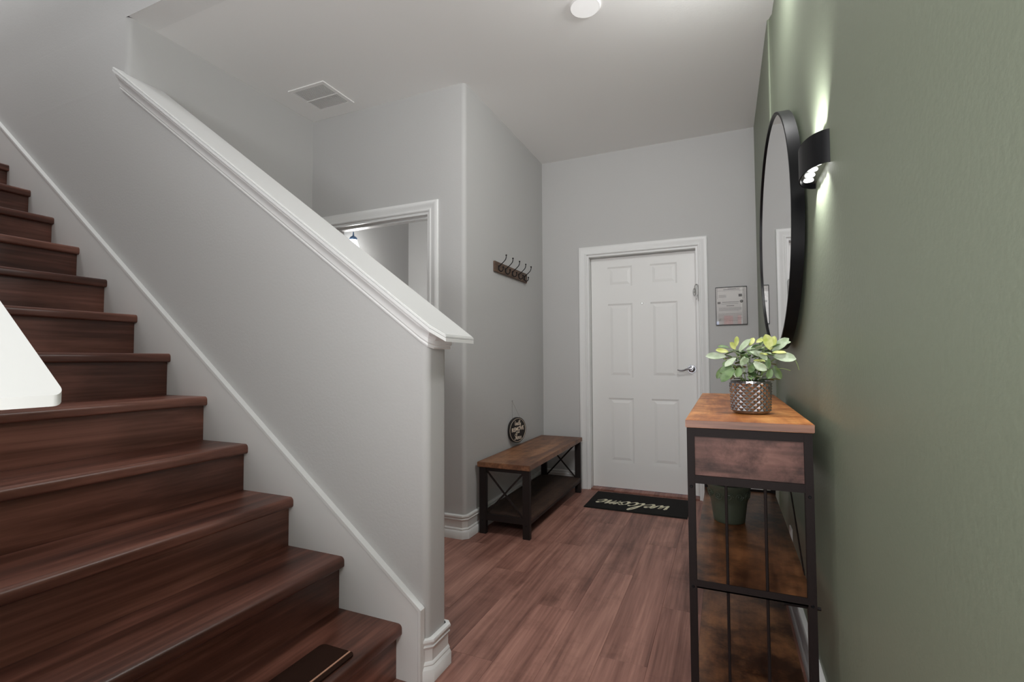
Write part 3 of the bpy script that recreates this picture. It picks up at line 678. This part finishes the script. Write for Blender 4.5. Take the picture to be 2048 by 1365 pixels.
# ------------------------------------------------------------------ welcome mat
MX0, MX1, MY0, MY1 = -1.012, -.262, 3.665, 4.125
bm = bmesh.new()
prism(bm, [(MX0, MY0), (MX1, MY0), (MX1, MY1), (MX0, MY1)], lambda x, y: (x, y, .0), lambda x, y: (x + (.006 if x < -.5 else -.006), y + (.006 if y < 3.9 else -.006), .010))
wm = tag(obj('door_mat', bm, M_mat), 'black rubber doormat with cream script welcome, in front of the door', 'door mat')
mp = lambda a_, b_, h_: (-.385 - a_, 3.86 - b_, .0098 + h_*.0014)
sc = .094; o = obj('lettering', write('welcome', 0, mp, sc, 0, -.035, (.20, .16), .035, .35), M_cream, wm)

# ------------------------------------------------------------------ console table
TX0, TX1, TY0, TY1, TT = -.111, .219, 1.536, 2.730, .949
cs = thing('console_table', 'narrow rustic wood console table with dark metal frame against the green wall', 'table', ((TX0+TX1)/2, (TY0+TY1)/2, 0))
obj('tabletop', B((TX0, TX1, TY0, TY1, TT-.024, TT)), M_console, cs, bevel=.0022)
obj('edge_band', B((TX0+.001, TX1-.001, TY0-.0012, TY0+.0004, TT-.0225, TT-.002)), M_edge, cs)
lx0, lx1, ly0, ly1, lg = TX0+.003, TX1-.005, TY0+.006, TY1-.006, .021
for xx in (lx0, lx1-lg):
    for yy in (ly0, ly1-lg):
        l_ = obj('leg', B((xx, xx+lg, yy, yy+lg, 0, TT-.024)), M_metal, cs, bevel=.001)
        if yy == ly0:
            for zz in (.752, .462):
                bm = bmesh.new(); bar(bm, (xx+lg*.5, yy+.001, zz), (xx+lg*.5, yy-.0025, zz), .005, 12, .003); obj('screw', bm, M_black, l_, smooth=True)
ex0, ex1 = lx0+lg, lx1-lg
for yy in (ly0, ly1-lg):
    obj('end_rail', B((ex0, ex1, yy, yy+lg, TT-.050, TT-.024)), M_metal, cs)
    obj('end_rail', B((ex0, ex1, yy, yy+lg, .762, .785)), M_metal, cs)
    obj('shelf_rail', B((ex0, ex1, yy, yy+.004, .460, .482), (ex0, ex1, yy, yy+lg, .460, .464)), M_metal, cs)
    obj('shelf_rail', B((ex0, ex1, yy, yy+.004, .092, .116), (ex0, ex1, yy, yy+lg, .092, .096)), M_metal, cs)
    for xx in (-.004, .097):
        bm = bmesh.new(); bar(bm, (xx, yy+.010, .116), (xx, yy+.010, .762), .0042, 10); obj('rod', bm, M_metal, cs, smooth=True)
obj('end_panel', B((ex0, ex1, ly0+.008, ly0+.020, .785, TT-.050)), M_panel, cs)
obj('end_panel', B((ex0, ex1, ly1-.020, ly1-.008, .785, TT-.050)), M_panel, cs)
for xx in (lx0, lx1-lg):
    obj('side_rail', B((xx, xx+lg, ly0+lg, ly1-lg, TT-.044, TT-.024)), M_metal, cs)
    obj('side_rail', B((xx, xx+lg, ly0+lg, ly1-lg, .762, .782)), M_metal, cs)
    obj('side_rail', B((xx+.002, xx+lg-.002, ly0+lg, ly1-lg, .443, .459)), M_metal, cs)
    obj('side_rail', B((xx+.002, xx+lg-.002, ly0+lg, ly1-lg, .084, .102)), M_metal, cs)
obj('drawer_bottom', B((ex0, ex1, ly0+.022, ly1-.022, .782, .788)), M_panel, cs)
obj('back_panel', B((lx1-lg+.004, lx1-lg+.010, ly0+.022, ly1-.022, .783, TT-.045)), M_panel, cs)
ymid = (ly0+ly1)/2
for ya, yb in ((ly0+lg+.003, ymid-.004), (ymid+.004, ly1-lg-.003)):
    df = obj('drawer', B((lx0+.002, lx0+.016, ya, yb, .786, TT-.048)), M_panel, cs, bevel=.001)
    bm = bmesh.new(); bar(bm, (lx0+.002, (ya+yb)/2, .845), (lx0-.018, (ya+yb)/2, .845), .006, 12, .012); obj('knob', bm, M_black, df, smooth=True)
obj('shelf', B((lx0+.004, lx1-.004, ly0+lg, ly1-lg, .459, .471)), M_shelf_shaded, cs)
obj('shelf', B((lx0+.004, lx1-.004, ly0+lg, ly1-lg, .102, .114)), M_shelf_shaded, cs)
bm = bmesh.new(); flatbar(bm, (.209, 1.72, .459), (.209, 2.225, .762), .014, .003, (1, 0, 0)); obj('brace', bm, M_metal, cs)
bm = bmesh.new(); bar(bm, (.139, ly0+lg+.006, .447), (lx1+.012, ly0+lg+.006, .447), .0045, 12); bar(bm, (.137, ly0+lg+.006, .447), (.143, ly0+lg+.006, .447), .008, 12); obj('bolt', bm, M_metal, cs, smooth=True)

# ------------------------------------------------------------------ green pot on the shelf
px, py, pz = .004, 2.19, .4714
gp = thing('green_plant_pot', 'dark green ceramic pot with scroll relief on the console shelf', 'plant pot', (px, py, pz))
bm = bmesh.new()
rr = lathe(bm, [(.001, .0), (.056, 0), (.059, .004), (.061, .02), (.068, .075), (.071, .090), (.074, .094), (.079, .135), (.083, .140), (.084, .150), (.079, .152), (.075, .146), (.066, .08), (.060, .02), (.001, .018)], (px, py, pz), 48)
obj('body', bm, M_potgreen, gp, smooth=True, angle=50)
for k in range(12):
    t0 = 2*pi*k/12; bm = bmesh.new(); P = []
    for i in range(26):
        q_ = i/25; an = q_*3.6*pi; r_ = .0165*(1-q_*.85); aa = t0 + .0175*math.cos(an)*(1-q_*.85)/.077; zz = .1125 + r_*math.sin(an)*(1 if k % 2 else -1)
        R_ = .0755+(zz-.094)*.125; P.append((px+R_*math.cos(aa), py+R_*math.sin(aa), pz+zz))
    tube(bm, P, .0019, 6); obj('scroll', bm, M_potgreen, gp, smooth=True)
bm = bmesh.new(); rr = lathe(bm, [(.001, .128), (.074, .128)], (px, py, pz), 32); obj('soil', bm, M_soil, gp)

# ------------------------------------------------------------------ potted plant on the console
px, py, pz = .075, 1.779, TT
pp = thing('potted_plant', 'leafy pale green plant in a silver diamond embossed pot on the console table', 'plant', (px, py, pz))
bm = bmesh.new(); seg, nr, Hh = 38, 11, .106
def potr(z): return .0565 + .004*z/Hh - (.012*(1-math.sqrt(max(0, 1-(1-z/.014)**2))) if z < .014 else 0)
zz_ = [0, .004, .008] + [.012+(.098-.012)*i/(nr-1) for i in range(nr)] + [.1015, Hh]
rings = []
for i, z in enumerate(zz_):
    emb = 3 <= i < 3+nr
    rings.append([bm.verts.new((px+(potr(z)+(.0042 if emb and (i+k) % 2 else 0))*math.cos(2*pi*k/seg), py+(potr(z)+(.0042 if emb and (i+k) % 2 else 0))*math.sin(2*pi*k/seg), pz+z)) for k in range(seg)])
for r_, z in ((.0585, Hh), (.0575, Hh-.003), (.0555, Hh-.03)):
    rings.append([bm.verts.new((px+r_*math.cos(2*pi*k/seg), py+r_*math.sin(2*pi*k/seg), pz+z)) for k in range(seg)])
for i in range(len(rings)-1):
    for k in range(seg):
        a_, b_, c_, d_ = rings[i][k], rings[i][(k+1) % seg], rings[i+1][(k+1) % seg], rings[i+1][k]
        if 2 <= i < 3+nr and i < len(zz_)-1:
            if (i+k) % 2 == 0: bm.faces.new((a_, b_, c_)); bm.faces.new((a_, c_, d_))
            else: bm.faces.new((a_, b_, d_)); bm.faces.new((b_, c_, d_))
        else: bm.faces.new((a_, b_, c_, d_))
bm.faces.new(rings[0][::-1])
obj('pot', bm, M_silver, pp)
bm = bmesh.new(); rr = lathe(bm, [(.001, .090), (.03, .092), (.0565, .088)], (px, py, pz), 24); obj('soil', bm, M_soil, pp, smooth=True)

def leaf(base, d, upv, ln, wd, curl, mat):
    """one cupped oval leaf with a central fold"""
    d = Vector(d).normalized(); s_ = d.cross(Vector(upv)).normalized(); n_ = s_.cross(d).normalized()
    bm = bmesh.new(); NL, NW = 9, 4; rows = []
    for i in range(NL+1):
        t = i/NL; w_ = wd*.5*(math.sin(pi*min(1, t*.93+.045))**.62)*(.72+.42*t) if 0 < i < NL else wd*.04
        c_ = Vector(base) + d*ln*t + n_*(-curl*ln*(t*t))
        row = []
        for j in range(-NW//2, NW//2+1):
            f = j/(NW/2); row.append(bm.verts.new(c_ + s_*w_*f + n_*(abs(f)*w_*.30 + .0008*math.sin(9*t)*abs(f))))
        rows.append(row)
    for i in range(NL):
        for j in range(NW): bm.faces.new((rows[i][j], rows[i+1][j], rows[i+1][j+1], rows[i][j+1]))
    # thickness
    geom = bm.faces[:]
    bmesh.ops.recalc_face_normals(bm, faces=geom)
    ex = bmesh.ops.solidify(bm, geom=geom, thickness=.0007)
    return obj('leaf', bm, mat, pp, smooth=True, angle=60)
Zt = 1.05
# camera-facing frame at the plant: right, towards the viewer, up
vr = Vector((.998, .05, 0)).normalized(); vf = Vector((-.04, -1, 0)).normalized(); vu = Vector((0, 0, 1))
def P3(px_, pz_, dep=0):   # plant-plane coordinates in metres from the pot mouth centre
    return Vector((px, py, Zt)) + vr*px_ + vu*pz_ + vf*dep
stems = []
def stem(tip, bend=(0, 0, 0)):
    b_ = P3(tip[0]*.25, -.012, tip[2]*.2); t_ = P3(*tip); m_ = (b_+t_)/2 + vr*(tip[0]*-.12) + vu*.012
    bm = bmesh.new(); tube(bm, catmull([b_, m_, t_], 5), .0016, 6); obj('stem', bm, M_stem, pp, smooth=True); return t_
# tips of the branches (right, up, towards viewer)
for tp in ((-.085, .085, .02), (-.045, .105, .0), (-.01, .095, .03), (.045, .115, .01), (.085, .085, .0), (.02, .07, .05), (-.06, .045, .05), (.075, .05, .03), (0, .09, -.05), (.06, .10, -.04)): stem(tp)
A_, B_, C_ = M_leafA, M_leafB, M_leafC
# hand placed leaves: base(right, up, fwd), direction, face normal, length, width, curl, material
LV = [
 ((-.070, .085, .03), (-1, .06, .1), (0, .4, 1), .062, .026, .10, A_),
 ((-.062, .100, .03), (-.9, .18, .2), (0, .5, 1), .040, .018, .1, B_),
 ((-.060, .112, .00), (-.8, .30, 0), (.2, .8, .6), .036, .018, .25, C_),
 ((-.042, .108, .03), (-.3, .50, .3), (.6, .1, 1), .030, .020, .1, B_),
 ((-.040, .118, .00), (.10, 1, 0), (.2, 0, 1), .034, .016, .0, B_),
 ((-.040, .080, .05), (-.7, -.55, .3), (-.3, .5, 1), .045, .022, .1, A_),
 ((-.030, .100, .02), (.50, .75, .1), (-.6, .5, 1), .052, .024, .2, A_),
 ((-.010, .105, .03), (.85, .35, .2), (-.1, .9, .6), .050, .024, .35, A_),
 ((.000, .120, -.01), (.3, .6, 0), (.2, .6, 1), .030, .018, .3, B_),
 ((.020, .130, -.02), (.8, .5, 0), (.1, .5, 1), .026, .016, .2, B_),
 ((.000, .100, .04), (.95, -.25, .3), (.1, .8, .8), .048, .028, .2, A_),
 ((.020, .100, .05), (.75, -.60, .3), (.3, .4, 1), .040, .022, .2, A_),
 ((.060, .105, .03), (-.25, 1, .1), (.2, -.1, 1), .052, .030, .05, B_),
 ((.062, .105, .02), (.25, 1, .0), (-.5, .0, 1), .046, .026, .05, B_),
 ((.066, .100, .02), (.75, .70, .2), (-.4, .35, 1), .062, .032, .08, A_),
 ((.078, .115, -.01), (.80, .50, .0), (-.1, .7, .6), .046, .024, .3, A_),
 ((.064, .095, .04), (1, .10, .3), (0, .9, .5), .040, .020, .15, B_),
 ((.066, .085, .04), (.96, -.10, .25), (-.1, .45, 1), .064, .034, .12, A_),
 ((.055, .088, .05), (-.7, .25, .4), (.1, .9, .5), .030, .014, .2, B_),
 ((.050, .080, .05), (.05, -.9, .3), (-.4, .1, 1), .036, .022, .1, C_),
 ((.015, .070, .07), (.35, -.75, .4), (-.3, .3, 1), .036, .020, .1, A_),
 ((.010, .065, .08), (.80, -.50, .3), (-.2, .3, 1), .044, .026, .1, A_),
 ((.012, .060, .07), (-.4, -.8, .4), (.4, .2, 1), .032, .020, .1, C_),
 ((.010, .070, .06), (.90, .10, .3), (0, .9, .5), .034, .014, .2, B_),
 ((-.050, .052, .05), (-.85, -.30, .3), (.1, .5, 1), .042, .026, .3, C_),
 ((-.045, .045, .06), (-.75, -.70, .3), (-.2, .45, 1), .058, .032, .15, C_),
 ((-.050, .060, .03), (-1, .05, .1), (.1, .5, 1), .032, .022, .2, C_),
 ((-.030, .050, .07), (-.2, -.9, .4), (.2, .2, 1), .034, .022, .1, C_),
 ((-.025, .060, .06), (.45, .35, .5), (-.2, .2, 1), .034, .020, .1, A_),
 ((.070, .055, .03), (.35, -.9, .2), (-.5, .1, 1), .046, .024, .1, C_),
 ((.060, .045, .05), (-.3, -.9, .3), (.3, .1, 1), .034, .022, .1, C_),
 ((.035, .120, -.03), (.1, 1, 0), (.0, 0, 1), .030, .018, .0, A_),
 ((-.015, .085, .06), (-.30, -.9, .4), (.3, .1, 1), .034, .018, .1, A_),
 ((-.072, .055, .04), (-.5, -.8, .2), (.2, .2, 1), .050, .024, .1, C_),
]
for b_, d_, n_, ln, wd, cu_, mt_ in LV:
    leaf(P3(*b_), vr*d_[0]+vu*d_[1]+vf*d_[2], vr*n_[0]+vu*n_[1]+vf*n_[2], ln, wd, cu_, mt_)
rnd = random.Random(4)
for k in range(92):   # inner foliage
    an = rnd.uniform(0, 2*pi); rad = rnd.uniform(.005, .060); z_ = rnd.uniform(.005, .105)
    b_ = P3(rad*math.cos(an), z_, rad*math.sin(an)*.8); el_ = rnd.uniform(-.3, .7)
    d_ = Vector((math.cos(an), -math.sin(an), el_)); leaf(b_, d_, Vector((-el_*math.cos(an)*.8, el_*math.sin(an)*.8, 1)), rnd.uniform(.032, .050), rnd.uniform(.019, .028), rnd.uniform(.05, .35), rnd.choice([A_, A_, C_, C_, C_]))
bm = bmesh.new(); tube(bm, catmull([P3(.085, .085, .03), P3(.110, .086, .04), P3(.128, .070, .05), P3(.137, .042, .05)], 6), .0008, 5); tube(bm, catmull([P3(.075, .045, .04), P3(.095, .046, .05), P3(.113, .040, .05)], 5), .0007, 5); obj('tendril', bm, M_stem, pp)

# ------------------------------------------------------------------ outlet cover low on the green wall
ot = thing('wall_outlet', 'white electrical outlet plate low on the green wall behind the console', 'outlet', (GN, 2.55, .25))
obj('plate', B((GN-.006, GN, 2.515, 2.585, .250, .365)), M_white, ot, bevel=.002)
obj('socket', B((GN-.008, GN-.005, 2.535, 2.565, .265, .300)), M_white, ot, bevel=.001)
obj('socket', B((GN-.008, GN-.005, 2.535, 2.565, .315, .350)), M_white, ot, bevel=.001)
